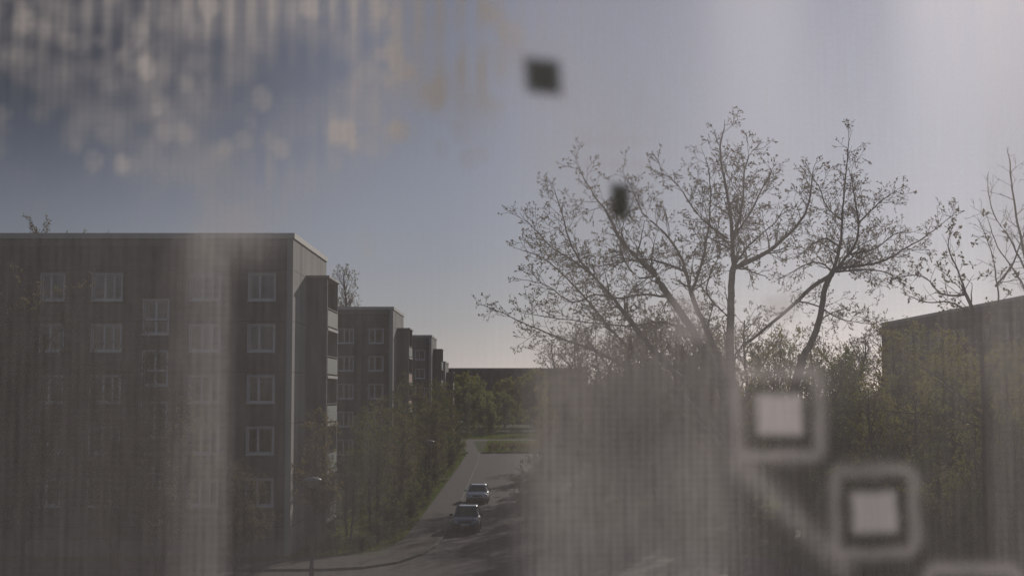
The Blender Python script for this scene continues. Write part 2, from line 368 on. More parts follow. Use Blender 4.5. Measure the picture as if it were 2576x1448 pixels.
# ------------------------------------------------------------------ cars (face -y)
def loft(bm, secs, close=True):
    rings = [[bm.verts.new(p) for p in s] for s in secs]
    for a, b in zip(rings, rings[1:]):
        for i in range(len(a) - 1): bm.faces.new((a[i], a[i + 1], b[i + 1], b[i]))
    if close:
        bm.faces.new(rings[0]); bm.faces.new(rings[-1][::-1])
def interp(tab, y):
    for (a, *va), (b, *vb) in zip(tab, tab[1:]):
        if a <= y <= b:
            k = (y - a) / (b - a); return [p + (q - p) * k for p, q in zip(va, vb)]
    return list(tab[-1][1:] if y > tab[-1][0] else tab[0][1:])
def make_car(label, paintm, loc, rz, L=4.1, Wd=1.74, Hh=1.55, hood=.98, van=False):
    t = thing('parked_car', label, 'car', loc, rz, 'cars parked along the kerb')
    hw = Wd / 2
    # y: (half width scale, belt height)
    T = [(0, .80, .62), (.06, .90, .74), (.25, .965, hood - .12), (.7, .99, hood - .03), (1.05, 1, hood), (1.5, 1, hood + .02), (2.6, 1, hood + .03), (L - .5, .98, hood + .03), (L - .12, .95, hood), (L, .86, hood - .15)]
    secs = []
    ys = [0, .03, .1, .25, .45, .7, 1.05, 1.5, 2.0, 2.6, 3.1, L - .5, L - .3, L - .12, L]
    for y in ys:
        s, zb = interp(T, y); q = hw * s
        low = .30 if .1 < y < L - .1 else .36
        half = [(q * .80, low), (q * .97, low + .10), (q * 1.0, (zb + .2) * .5), (q * .995, zb * .80), (q * .95, zb - .03), (q * .80, zb + .015), (q * .35, zb + .04)]
        secs.append([(x, y, z) for x, z in half] + [(-x, y, z) for x, z in half[::-1]])
    bm = bmesh.new(); loft(bm, [s + [s[0]] for s in secs], False)
    bm.faces.new([bm.verts.new(p) for p in secs[0]]); bm.faces.new([bm.verts.new(p) for p in secs[-1]])
    bmesh.ops.remove_doubles(bm, verts=bm.verts, dist=1e-4)
    obj('body', bm, paintm, t, True)
    # greenhouse: glass volume, with roof and pillars of body colour laid over it
    y0, y1 = .95, 1.75; y2, y3 = (L - .75, L - .22) if van else (L - .95, L - .25)
    zb = hood + .01
    bot = [(hw * .88, y0), (hw * .93, y0 + .5), (hw * .93, y3 - .3), (hw * .86, y3)]
    top = [(hw * .66, y1), (hw * .74, y1 + .25), (hw * .74, y2 - .15), (hw * .66, y2)]
    def ringp(pr, z, c=0):
        return [(x, y, z) for x, y in pr] + [(-x, y, z) for x, y in pr[::-1]]
    zr = Hh - .05
    bm = bmesh.new(); a = [bm.verts.new(p) for p in ringp(bot, zb)]; b = [bm.verts.new(p) for p in ringp(top, zr)]
    n = len(a)
    for i in range(n): bm.faces.new((a[i], a[(i + 1) % n], b[(i + 1) % n], b[i]))
    bm.faces.new(b); obj('window_glass', bm, M['carglass'], t)
    bm = bmesh.new()
    tp = [(x * 1.02, y + (-.03 if i == 0 else .03 if i == 3 else 0)) for i, (x, y) in enumerate(top)]
    r0 = [bm.verts.new(p) for p in ringp(tp, zr - .02)]
    r1 = [bm.verts.new(p) for p in ringp([(x * .97, y) for x, y in tp], zr + .03)]
    r2 = [bm.verts.new(p) for p in ringp([(x * .75, y + (.12 if i < 2 else -.12)) for i, (x, y) in enumerate(tp)], Hh)]
    for u, v in ((r0, r1), (r1, r2)):
        for i in range(n): bm.faces.new((u[i], u[(i + 1) % n], v[(i + 1) % n], v[i]))
    bm.faces.new(r2); bm.faces.new(r0[::-1])
    obj('roof', bm, paintm, t, True)
    def bar(p, q, wx, wy):
        bm = bmesh.new()
        p, q = Vector(p), Vector(q)
        c = [(-wx, -wy), (wx, -wy), (wx, wy), (-wx, wy)]
        A = [bm.verts.new(p + Vector((i, j, 0))) for i, j in c]; B = [bm.verts.new(q + Vector((i, j, 0))) for i, j in c]
        for i in range(4): bm.faces.new((A[i], A[(i + 1) % 4], B[(i + 1) % 4], B[i]))
        obj('pillar', bm, paintm, t)
    for s in (-1, 1):
        for (bx, by), (tx, ty), w_ in ((bot[0], top[0], .045), ((hw * .935, 2.35), (hw * .745, 2.4), .04), (bot[2], top[2], .05), (bot[3], top[3], .06)):
            bar((s * bx * 1.005, by, zb), (s * tx * 1.01, ty, zr), .03, w_)
    # wheels
    for s in (-1, 1):
        for wy in (.80, L - .82):
            bm = bmesh.new(); prof = [(.20, -.09), (.29, -.10), (.315, -.06), (.315, .06), (.29, .10), (.20, .09)]
            lathe(bm, prof, 24); bmesh.ops.rotate(bm, verts=bm.verts, cent=(0, 0, 0), matrix=Matrix.Rotation(PI / 2, 3, 'Y'))
            wh = obj('wheel', bm, M['tyre'], t, True); wh.location = (s * (hw - .10), wy, .315)
            bm = bmesh.new(); lathe(bm, [(.20, -.07), (.2, .07), (.17, .085 * s), (.06, .06 * s), (0, .06 * s)] if s > 0 else [(.20, .07), (.2, -.07), (.17, -.085), (.06, -.06), (0, -.06)], 20)
            bmesh.ops.rotate(bm, verts=bm.verts, cent=(0, 0, 0), matrix=Matrix.Rotation(PI / 2, 3, 'Y')); obj('rim', bm, M['rim'], wh, True)
        bm = bmesh.new(); bmesh.ops.create_uvsphere(bm, u_segments=14, v_segments=8, radius=1)
        for v in bm.verts: v.co = Vector((v.co.x * .17, v.co.y * .12, v.co.z * .095))
        h = obj('headlight', bm, M['headlight'], t, True); h.location = (s * hw * .70, .12, hood - .27); h.rotation_euler = (R(-15), 0, R(s * 22))
        bm = bmesh.new(); box(bm, -.11, -.06, -.07, .11, .06, .07, .03); m_ = obj('wing_mirror', bm, M['black'] if van else paintm, t, True); m_.location = (s * (hw + .10), 1.25, hood + .10)
        bm = bmesh.new(); box(bm, -.14, -.02, -.05, .14, .02, .05, .015); tl = obj('tail_light', bm, mat('tail_light', (.3, .01, .01), .3) if 'tail_light' not in bpy.data.materials else bpy.data.materials['tail_light'], t); tl.location = (s * hw * .76, L - .02, hood - .2)
    bm = bmesh.new(); box(bm, -hw * .42, -.015, hood - .33, hw * .42, .05, hood - .20, .015); box(bm, -hw * .62, -.02, .36, hw * .62, .06, .50, .02); obj('grille', bm, M['black'], t)
    bm = bmesh.new(); box(bm, -hw * .86, -.05, .50, hw * .86, .12, .60, .02); obj('bumper', bm, paintm if not van else M['black'], t, True)
    bm = bmesh.new(); box(bm, -.26, -.075, .50, .26, -.052, .61); obj('number_plate', bm, M['plate'], t)
    bm = bmesh.new(); box(bm, -hw * .9, .3, .2, hw * .9, L - .3, .34); obj('underbody', bm, M['black'], t)
    for s in (-1, 1):
        pass
    return t
make_car('slate-blue hatchback with roof rails of light and white number plate, nearer of the two', M['paint_dark'], (-2.95, 90.5, .004), R(-1.5), L=4.05, Wd=1.76, Hh=1.60, hood=.98, van=True)['label'] = 'dark slate-blue hatchback parked facing the viewer, nearer of the two cars'
make_car('silver saloon parked facing the viewer behind the dark hatchback', M['paint_silver'], (-2.8, 114.5, .004), R(-1), L=4.5, Wd=1.78, Hh=1.45, hood=.92)

# ------------------------------------------------------------------ trees
class Wood:
    def __init__(s): s.v = []; s.f = []; s.lp = []; s.ld = []
    def tube(s, pts, rads, n=5):
        b = len(s.v)
        for i, (p, r) in enumerate(zip(pts, rads)):
            d = (pts[min(i + 1, len(pts) - 1)] - pts[max(i - 1, 0)])
            if d.length < 1e-6: d = Vector((0, 0, 1))
            d.normalize(); u = d.orthogonal().normalized(); w_ = d.cross(u)
            for k in range(n):
                a = 2 * PI * k / n; q = p + (u * math.cos(a) + w_ * math.sin(a)) * r; s.v.append((q.x, q.y, q.z))
        for i in range(len(pts) - 1):
            for k in range(n):
                k2 = (k + 1) % n
                s.f.append((b + i * n + k, b + i * n + k2, b + (i + 1) * n + k2, b + (i + 1) * n + k))
def rdir(rnd): 
    z = rnd.uniform(-1, 1); a = rnd.uniform(0, 2 * PI); q = math.sqrt(1 - z * z); return Vector((q * math.cos(a), q * math.sin(a), z))
def grow(Wd, p, d, length, r, lvl, rnd, P):
    seg = P['seg'][min(lvl, len(P['seg']) - 1)]; n = max(2, int(length / seg)); st = length / n
    pts = [p.copy()]; rr = [r]; d = d.normalized()
    kids = P['kids'][lvl] if lvl < len(P['kids']) else 0
    for i in range(n):
        d = (d + rdir(rnd) * P['wob'] + Vector((0, 0, P['up']))).normalized()
        p = p + d * st; pts.append(p.copy()); rr.append(r * (1 - .75 * (i + 1) / n) + P['rmin'] * .3)
    Wd.tube(pts, [max(x, P['rmin']) for x in rr], 3 if r < .02 else 5 if r < .08 else 8)
    if kids:
        cnt = max(1, int(kids * length)) if kids > 0 else int(-kids)
        for k in range(cnt):
            t = P['start'] + (1 - P['start']) * (k + rnd.random()) / cnt if lvl > 0 else P.get('start0', .35) + (1 - P.get('start0', .35)) * (k + rnd.random()) / cnt
            i = min(n - 1, int(t * n)); q = pts[i].lerp(pts[i + 1], t * n - i)
            ax = (pts[i + 1] - pts[i]).normalized(); side = rdir(rnd); side = (side - ax * side.dot(ax)).normalized()
            nd = ax * math.cos(P['ang']) + side * math.sin(P['ang'])
            grow(Wd, q, nd, P['len'][lvl] * rnd.uniform(.6, 1.25) * (1.15 - .6 * t), max(rr[i] * P['rk'], P['rmin']), lvl + 1, rnd, P)
    if lvl >= P['leaf_from']:
        for k in range(P['leaves']):
            t = rnd.uniform(.35, 1.0) ** .7
            i = min(n - 1, int(t * n)); q = pts[i].lerp(pts[i + 1], t * n - i)
            Wd.lp.append(q + rdir(rnd) * P['ls'] * .5); Wd.ld.append(d)
        Wd.lp.append(pts[-1]); Wd.ld.append(d)
def finish_tree(name, label, cat, base, Wd, bark, leaf, P, rnd, group=None, seed=0):
    t = thing(name, label, cat, base, 0, group)
    off = Vector(base)
    me = bpy.data.meshes.new('trunk'); v = np.array(Wd.v, dtype=np.float32) - np.array(off, dtype=np.float32)
    me.from_pydata(v.tolist(), [], Wd.f); me.update(); me.polygons.foreach_set('use_smooth', [True] * len(me.polygons)); link('trunk', me, bark, t)
    if Wd.lp:
        rs = np.random.RandomState(seed); k = P.get('rep', 1)
        c = np.repeat(np.array([tuple(p - off) for p in Wd.lp]), k, axis=0); n = len(c)
        c = c + rs.normal(0, P['ls'] * .45 * (k > 1), (n, 3))
        a = rs.normal(size=(n, 3)); a += np.repeat(np.array([tuple(x) for x in Wd.ld]), k, axis=0) * 1.0; a /= np.linalg.norm(a, axis=1)[:, None]
        b = np.cross(a, rs.normal(size=(n, 3))); b /= np.linalg.norm(b, axis=1)[:, None]
        s = P['ls'] * rs.uniform(.55, 1.25, (n, 1))
        nn = np.cross(a, b)
        V = np.stack([c - a * s * .1, c + a * s * .4 + b * s * .32 + nn * s * .12, c + a * s, c + a * s * .4 - b * s * .32 + nn * s * .12], 1).reshape(-1, 3)
        me = bpy.data.meshes.new('crown'); me.vertices.add(4 * n); me.loops.add(4 * n); me.polygons.add(n)
        me.vertices.foreach_set('co', V.ravel()); me.loops.foreach_set('vertex_index', np.arange(4 * n, dtype=np.int32))
        me.polygons.foreach_set('loop_start', np.arange(0, 4 * n, 4, dtype=np.int32)); me.polygons.foreach_set('loop_total', np.full(n, 4, dtype=np.int32))
        me.materials.append(leaf); me.update(calc_edges=True); me.validate()
        link('crown', me, None, t)
    return t
def smooth_poly(pts, rnd, jit):
    out = []
    for i in range(len(pts) - 1):
        p0 = pts[max(i - 1, 0)]; p1 = pts[i]; p2 = pts[i + 1]; p3 = pts[min(i + 2, len(pts) - 1)]
        n = max(2, int((p2 - p1).length / .18))
        for k in range(n):
            t = k / n
            out.append(.5 * ((2 * p1) + (p2 - p0) * t + (2 * p0 - 5 * p1 + 4 * p2 - p3) * t * t + (3 * p1 - p0 - 3 * p2 + p3) * t ** 3) + rdir(rnd) * jit)
    out.append(pts[-1]); return out
def traced_tree(name, label, Y, limbs, P, bark, leaf, seed, base=None, group=None):
    """limbs: (radius0, radius1, depth slope, side branches?, [(px, py)...]) ; every limb is placed at its own depth round Y"""
    rnd = random.Random(seed); Wd = Wood(); cache = {}
    for r0, r1, dsl, d0, br, pts in limbs:
        r0 *= .74; r1 *= .85
        L = len(pts) - 1
        P3 = [W(x, y, Y + d0 + dsl * i / L) for i, (x, y) in enumerate(pts)]
        pl = smooth_poly(P3, rnd, .012); n = len(pl)
        rads = [r0 + (r1 - r0) * (i / (n - 1)) ** .8 for i in range(n)]
        Wd.tube(pl, rads, 8 if r0 > .06 else 6)
        if not br: continue
        tot = sum((pl[i + 1] - pl[i]).length for i in range(n - 1)); cnt = int(tot * br * 1.35)
        for k in range(cnt):
            t = (k + rnd.random()) / cnt; i = min(n - 2, int(t * (n - 1)))
            ax = (pl[i + 1] - pl[i]).normalized(); side = rdir(rnd); side = (side - ax * side.dot(ax)).normalized()
            an = rnd.uniform(.5, 1.15); nd = ax * math.cos(an) + side * math.sin(an)
            grow(Wd, pl[i], nd, P['l0'] * rnd.uniform(.5, 1.3) * (1.2 - .55 * t), max(min(rads[i] * .45, .03), P['rmin'] * 1.6), 1, rnd, P)
        grow(Wd, pl[-1], (pl[-1] - pl[-3]), P['l0'] * .45, r1, 1, rnd, P)
    if base is None: base = W(limbs[0][5][0][0], limbs[0][5][0][1], Y); base.z = 0
    return finish_tree(name, label, 'tree', base, Wd, bark, leaf, P, rnd, group, seed)
PA = dict(seg=[.3, .16, .12, .10], kids=[0, 5.2, 8.0, 0], wob=.22, up=.045, rmin=.0055, start=.15, ang=.85, len=[1, .55, .28], rk=.55, leaf_from=2, leaves=3, ls=.068, l0=.78, rep=1)
gy = lambda Y: 991 + 8.75 * F / Y
A = [(.30, .20, 0, 0, 0, [(1862, gy(40)), (1850, 1500), (1842, 1250), (1838, 1060)]),
     (.20, .10, 0, 0, .3, [(1838, 1060), (1836, 900), (1838, 780), (1842, 690), (1846, 672)]),
     (.10, .02, 1.0, 0, 4.5, [(1846, 672), (1842, 610), (1838, 540), (1829, 484), (1815, 415), (1812, 369), (1822, 325)]),
     (.06, .015, -1.2, 0, 4.5, [(1846, 600), (1862, 540), (1870, 498), (1872, 438), (1884, 392), (1902, 372)]),
     (.05, .015, .8, 0, 4.5, [(1850, 590), (1890, 530), (1915, 480), (1940, 430)]),
     (.10, .02, -1.5, 0, 4.0, [(1850, 673), (1919, 641), (1975, 597), (2016, 553), (2035, 507), (2044, 440)]),
     (.05, .012, -1.5, 0, 4.5, [(1852, 660), (1890, 612), (1920, 585), (1950, 560), (1968, 530)]),
     (.05, .012, -1.0, -.5, 4.0, [(1829, 600), (1764, 549), (1718, 484), (1685, 447), (1648, 429)]),
     (.20, .10, -2, 0, .5, [(1838, 1080), (1810, 960), (1741, 830), (1685, 748), (1648, 692)]),
     (.10, .012, -1.5, -2, 3.8, [(1648, 692), (1602, 646), (1556, 595), (1528, 535), (1505, 507), (1477, 461), (1459, 429)]),
     (.14, .08, 1, 0, .5, [(1836, 1000), (1800, 880), (1760, 790), (1738, 734)]),
     (.07, .012, 1.5, 1, 4.0, [(1738, 734), (1722, 669), (1694, 613), (1653, 567), (1616, 535), (1588, 470), (1570, 440)]),
     (.07, .012, 0, 1, 4.0, [(1738, 734), (1764, 669), (1782, 576), (1787, 507), (1784, 438), (1775, 400)]),
     (.15, .08, -1, 0, .8, [(1836, 1100), (1760, 1000), (1660, 900), (1579, 798)]),
     (.08, .012, -1.5, -1, 3.8, [(1579, 798), (1533, 738), (1496, 697), (1459, 655), (1431, 600), (1413, 535), (1394, 475)]),
     (.05, .010, 1.0, -1.5, 4.2, [(1490, 690), (1440, 655), (1394, 627), (1357, 590), (1322, 553)]),
     (.13, .06, 1, 0, 1, [(1838, 1130), (1740, 1020), (1640, 930), (1542, 835)]),
     (.06, .012, 1.5, 1, 4.0, [(1542, 835), (1487, 766), (1440, 715), (1403, 678), (1362, 646), (1315, 630)]),
     (.12, .05, 2, 0, 1.2, [(1840, 1160), (1740, 1050), (1620, 950), (1487, 877)]),
     (.05, .010, .5, 2, 3.6, [(1487, 877), (1422, 854), (1362, 831), (1316, 812), (1269, 789), (1223, 771)]),
     (.05, .012, -1.0, -1.2, 4.0, [(1727, 683), (1680, 665), (1625, 651), (1560, 660), (1500, 669), (1440, 655)]),
     (.05, .012, -.8, 0, 4.0, [(1685, 748), (1620, 740), (1560, 750), (1500, 740), (1440, 760), (1380, 720), (1330, 705)]),
     (.04, .012, .8, 0, 4.0, [(1648, 692), (1610, 700), (1580, 670), (1560, 620), (1570, 560), (1590, 510)]),
     (.05, .012, .8, 0, 4.0, [(1740, 830), (1660, 810), (1580, 820), (1480, 810), (1400, 800), (1340, 790)]),
     (.05, .012, .8, 0, 4.0, [(1836, 800), (1780, 740), (1790, 680), (1810, 640), (1800, 600)]),
     ]
traced_tree('budding_tree', 'large spreading maple in bud, with many limbs fanning out left', 40, A, PA, M['bark'], M['bud'], 5)['label'] = 'largest budding tree, many thin limbs fanning out to the left and a tall central stem'
B = [(.28, .16, 1, 0, 0, [(1985, gy(44)), (1975, 1400), (1985, 1150), (1995, 1000), (2021, 895)]),
     (.15, .10, 0, 1, .4, [(2021, 895), (2049, 844), (2067, 775), (2076, 720), (2095, 683)]),
     (.07, .015, 1, 1, 4.2, [(2095, 683), (2113, 623), (2118, 553), (2125, 461), (2132, 392), (2136, 350)]),
     (.07, .015, -1, 1, 4.2, [(2100, 680), (2150, 618), (2159, 563), (2148, 484), (2140, 440)]),
     (.04, .012, -1, .5, 4.5, [(2159, 563), (2190, 530), (2225, 500), (2260, 475)]),
     (.07, .012, -1, 1, 4.2, [(2100, 676), (2210, 660), (2280, 623), (2335, 590), (2386, 549)]),
     (.05, .012, 1, 1, 4.2, [(2100, 684), (2187, 678), (2240, 690), (2272, 712)]),
     (.05, .012, 1, 1, 4.2, [(2140, 640), (2200, 625), (2250, 590), (2290, 585)]),
     (.05, .012, 1, 1, 4.2, [(2095, 683), (2060, 660), (2020, 668), (1985, 690)]),
     (.05, .012, -1, 1, 4.2, [(2113, 623), (2080, 600), (2050, 610), (2015, 640)]),
     (.04, .012, -1, 1, 4.2, [(2118, 553), (2080, 520), (2060, 470), (2035, 430)]),
     (.10, .05, -.5, 1, .8, [(2095, 690), (2039, 724), (2007, 757), (1947, 808), (1891, 854)]),
     (.04, .012, 1, 1, 4.0, [(2007, 757), (2060, 770), (2110, 800), (2190, 815)]),
     ]
traced_tree('budding_tree', 'budding tree whose bent trunk opens into a round crown right of the largest one', 44, B, dict(PA, leaves=3), M['bark_dark'], M['leaf_red'], 9)
Cc = [(.22, .14, 0, 0, 0, [(2490, gy(42)), (2485, 1300), (2480, 1071)]),
      (.14, .06, 0, 0, 1.5, [(2480, 1071), (2470, 900), (2450, 790), (2430, 740)]),
      (.05, .012, 1, 0, 3.0, [(2430, 740), (2410, 680), (2385, 620), (2400, 560)]),
      (.05, .012, -1, 0, 3.0, [(2430, 740), (2370, 740), (2330, 700), (2290, 690)]),
      (.05, .012, -1, 0, 3.0, [(2450, 790), (2390, 760), (2330, 760), (2290, 745)]),
      (.06, .012, 1, 0, 3.0, [(2470, 900), (2510, 780), (2505, 690), (2490, 620), (2470, 570)]),
      (.05, .012, -1, 0, 3.0, [(2505, 720), (2550, 660), (2570, 600), (2590, 560)]),
      (.05, .012, 1, 0, 2.5, [(2480, 960), (2540, 860), (2590, 800)]),
      (.05, .012, 1, 0, 2.5, [(2480, 1060), (2400, 980), (2330, 930), (2260, 900)]),
      (.05, .012, -1, 0, 2.5, [(2480, 1080), (2400, 1050), (2300, 1040), (2200, 1030)]),
      (.05, .012, -1, 0, 2.5, [(2482, 1200), (2420, 1120), (2350, 1100), (2280, 1080)])]
traced_tree('budding_tree', 'open budding tree with larger leaves in front of the right-hand block', 42, Cc, dict(PA, ls=.12, kids=[0, 2.6, 3.5, 0]), M['bark_dark'], M['bud'], 11)
D = [(.16, .09, 0, 0, 0, [(2660, gy(38)), (2640, 1200), (2620, 900)]),
     (.09, .02, 0, 0, 2.2, [(2620, 900), (2590, 700), (2560, 560), (2545, 460), (2540, 400)]),
     (.04, .012, 1, 0, 2.2, [(2600, 760), (2550, 680), (2510, 620), (2488, 560)]),
     (.04, .012, -1, 0, 2.2, [(2590, 700), (2540, 600), (2500, 540), (2485, 470)]),
     (.04, .012, -1, 0, 2.2, [(2600, 700), (2610, 560), (2600, 450), (2590, 400)])]
traced_tree('bare_tree', 'still leafless thin-twigged tree at the right edge', 38, D, dict(PA, leaves=0, leaf_from=9, kids=[0, 4, 3, 0], rmin=.005), M['bark'], M['bud'], 13)

PG = dict(seg=[.5, .35, .25, .2], kids=[2.2, 3.0, 3.6, 0], wob=.16, up=.06, rmin=.008, start=.15, start0=.25, ang=.8, len=[2.2, 1.0, .5], rk=.5, leaf_from=2, leaves=5, ls=.13, rep=2)
def gtree(name, label, x, y, h, P, bark, leaf, seed, r=None, group=None, cat='tree', stems=1, lean=0):
    rnd = random.Random(seed); Wd = Wood()
    for s in range(stems):
        d = Vector((rnd.uniform(-.25, .25) * (stems > 1) + lean, rnd.uniform(-.25, .25) * (stems > 1), 1))
        grow(Wd, Vector((x + rnd.uniform(-.2, .2) * (stems > 1), y, -.05)), d, h * rnd.uniform(.88, 1), r or h * .013, 0, rnd, P)
    return finish_tree(name, label, cat, (x, y, 0), Wd, bark, leaf, P, rnd, group, seed)
def dup(o, x, y, s, rz, label):
    c = copy_tree(o); c.location = (x, y, 0); c.scale = (s, s, s * random.uniform(.9, 1.1)); c.rotation_euler = (0, 0, rz); c['label'] = label; return c

# -- left: leafing trees before the first block
p = dict(PG, len=[4.4, 2.0, .9], kids=[2.4, 1.8, 2.8, 0], leaves=3, ls=.12, rep=2, start0=.15)
tl = gtree('leafing_tree', 'tall tree with fresh brownish leaves veiling the left of the nearest block', -21.5, 64, 12.5, p, M['bark_dark'], M['leaf_olive'], 21, group='trees before the nearest block', stems=2)
tl2 = dup(tl, -16.6, 66.5, .72, 2.0, 'shorter tree with fresh brownish leaves before the stair windows of the nearest block')
tl3 = dup(tl, -13.2, 68.5, .42, 4.0, 'small bushy tree below the ground-floor windows near the street lamp')
dup(tl, -19.5, 71, .8, 5.1, 'tree between the tall one and the stair windows, close to the nearest block')
dup(tl, -25.5, 70, .80, 1.0, 'tree at the far left edge, in front of the nearest block')
# -- row of young trees on the grass strip
p = dict(PG, len=[1.7, .9, .45], kids=[3.6, 3.2, 3.2, 0], leaves=4, ls=.11, rep=2)
ya = gtree('young_tree', 'young tree with thin trunk before the balconies of the nearest block', -10.2, 79.6, 7.4, p, M['bark'], M['leaf_olive'], 31, group='young trees on the grass strip', stems=2)
yb = gtree('young_tree', 'young tree with pale stem among the thicket, second from the nearest block', -8.6, 88, 7.2, p, M['bark'], M['leaf_green'], 33, group='young trees on the grass strip', stems=2)
random.seed(4)
spots = [(-9.6, 84, .8, 'thicket tree just behind the young tree at the balconies'), (-8.0, 94, .98, 'thicket tree left of the dark hatchback'),
         (-9.5, 99, 1.1, 'taller thicket tree midway between the first and second blocks'), (-8.2, 106, 1.15, 'thicket tree level with the space between the two cars'),
         (-9.4, 112, 1.2, 'thicket tree just left of the second street lamp'), (-7.7, 121, 1.05, 'thicket tree just beyond the second street lamp'),
         (-9.2, 130, 1.3, 'tall dark thicket tree before the gable of the second block'), (-7.9, 138, 1.15, 'thicket tree at the near side of the driveway'),
         (-8.6, 156, 1.25, 'thicket tree at the far side of the driveway'), (-9.0, 172, 1.35, 'thicket tree between the driveway and the farthest lamp'),
         (-8.2, 186, 1.2, 'thicket tree a little before the farthest lamp'), (-9.8, 206, 1.35, 'thicket tree behind the farthest lamp')]
for i, (x, y, s, lb) in enumerate(spots): dup(ya if i % 2 else yb, x, y, s, i * 1.7, lb)
# -- shrubs along the grass edge
p = dict(PG, seg=[.2, .15, .12], len=[.7, .35, .2], kids=[7, 7, 0], leaf_from=1, leaves=7, ls=.085, rep=2, up=.03, start0=.05)
sh = gtree('shrub', 'low green shrub on the lawn under the balconies', -9.6, 78.6, 1.1, p, M['bark'], M['leaf_green'], 41, group='shrubs along the grass edge', cat='shrub', stems=6, r=.02)
shs = [(-8.2, 80.3, .9, 'small round shrub near the bend of the pavement'), (-10.9, 77.9, .8, 'shrub at the foot of the pale gable corner'), (-7.9, 84.5, 1.2, 'shrub by the pavement just past its bend'), (-7.4, 89, 1.5, 'shrub beside the pavement opposite the dark hatchback'), (-7.3, 93.5, 1.6, 'shrub next in line after the one opposite the dark hatchback'),
       (-7.5, 98.5, 1.8, 'large shrub opposite the space between the cars'), (-7.3, 104, 1.7, 'shrub by the pavement before the silver car'), (-7.4, 110, 1.9, 'shrub by the pavement opposite the silver car'), (-7.5, 127, 2.0, 'shrub on the strip past the second lamp'), (-7.4, 136, 2.1, 'shrub at the near corner of the driveway'),
       (-7.6, 158, 2.2, 'shrub at the far corner of the driveway'), (-7.6, 176, 2.3, 'shrub on the strip before the farthest lamp'), (-7.7, 194, 2.4, 'shrub right at the farthest lamp')]
for i, (x, y, s, lb) in enumerate(shs): dup(sh, x, y, s, i * 2.1, lb)
p2 = dict(p, leaves=3, rep=1, ls=.07)
gtree('flowering_shrub', 'small shrub with white blossom at the pavement edge', -7.0, 101, 1.5, p2, M['bark'], M['blossom'], 43, cat='shrub', stems=4, r=.015)
# -- right of the road: shrubs and reddish understory beneath the large trees
p = dict(PG, seg=[.4, .3, .2, .15], len=[1.5, .8, .4], kids=[3.4, 3.4, 3.6, 0], leaves=5, ls=.10, rep=2, start0=.08)
sr = gtree('bush', 'dark twiggy bush leaning over the road edge beside the cars', 2.2, 78, 4.2, p, M['bark'], M['leaf_olive'], 51, group='bushes right of the road', cat='bush', stems=5, r=.03)
for i, (x, y, s, lb) in enumerate([(1.6, 92, .9, 'bush right of the dark hatchback'), (2.6, 104, 1.0, 'bush between the two cars and the large tree'), (3.2, 118, 1.1, 'bush right of the silver car'), (4.2, 86, 1.15, 'taller bush in the veiled patch right of the cars'),
                                   (4.4, 132, 1.3, 'bush near the parking area, right of the road'), (5.0, 150, 1.5, 'larger bush farther along the right of the road'), (6.5, 168, 1.7, 'bush at the corner of the parking area')]):
    dup(sr, x, y, s, i * 1.3, lb)
p = dict(PG, len=[2.8, 1.3, .6], kids=[2.6, 2.4, 3.0, 0], leaves=5, ls=.13, rep=2, start0=.12)
ra = gtree('leafing_tree', 'bronze-leaved tree directly behind the fan of limbs', 7.4, 92, 13.8, dict(p, leaves=7, rep=1, ls=.11), M['bark_dark'], M['leaf_red'], 61, group='trees in the grove at the right', stems=3)
rb = gtree('leafing_tree', 'yellow-green leafing tree beneath the right-hand block', 27, 78, 11.2, p, M['bark_dark'], M['leaf_yellow'], 63, group='trees in the grove at the right', stems=3)
rc = gtree('leafing_tree', 'dark green tree low at the right of the largest trunk', 17, 88, 11.5, p, M['bark_dark'], M['leaf_green'], 65, group='trees in the grove at the right', stems=3)
gro = [(ra, 5.6, 128, 1.05, 'bronze-leaved tree at the left end of the grove, behind the veiled patch'), (ra, 11.2, 124, 1.12, 'bronze-leaved tree second from the left end of the grove'),
       (ra, 11.8, 106, 1.12, 'bronze-leaved tree just left of the largest trunk, full crowned'), (ra, 15, 112, 1.2, 'bronze-leaved tree just right of the largest trunk'),
       (rb, 20.5, 118, 1.15, 'yellow-green tree deep between the bent trunk and the block'), (rb, 36, 122, 1.25, 'yellow-green tree screening the wall of the right-hand block'), (rb, 31, 106, 1.15, 'yellow-green tree before the end of the right-hand block'),
       (ra, 10.5, 100, 1.05, 'bronze-leaved tree left of the largest trunk'), (ra, 7.2, 112, .9, 'bronze-leaved tree lowest in the fan, near the road'), (ra, 12.5, 116, 1.1, 'bronze-leaved tree behind the largest trunk'),
       (ra, 16.5, 124, 1.12, 'bronze-leaved tree between the two large budding trees'), (ra, 9, 136, 1.15, 'bronze-leaved tree rising above the left of the grove'), (ra, 27, 122, 1.15, 'bronze tree beside the corner of the right-hand block'),
       (ra, 22, 132, 1.3, 'tallest thin tree left of the right-hand block corner'), (ra, 32, 128, 1.1, 'bronze-leaved tree against the end of the right-hand block'),
       (rb, 31, 82, 1.0, 'yellow-green tree at the right edge of the grove'), (rb, 22.5, 82, .95, 'yellow-green tree between the curtain squares'), (rb, 24, 70, .7, 'short yellow-green tree lowest at the right'), (rb, 29, 96, 1.05, 'yellow-green tree under the right-hand roofline'),
       (rb, 25, 100, 1.05, 'yellow-green tree below the corner of the right-hand block'), (rb, 34.5, 98, 1.1, 'yellow-green tree farthest right'),
       (rc, 20.5, 94, 1.0, 'dark green tree below the bent trunk'), (rc, 14.0, 100, .95, 'dark green tree behind the foot of the largest trunk'), (rc, 21, 108, 1.05, 'dark green tree deeper in the grove'), (rc, 36, 110, 1.0, 'dark green tree against the right-hand block'),
       (rc, 27, 88, .85, 'dark green tree among the yellow-green ones'), (ra, 13.5, 88, .72, 'short bronze tree right of the shadowed asphalt')]
for i, (o, x, y, s, lb) in enumerate(gro): dup(o, x, y, s, i * 1.9, lb)
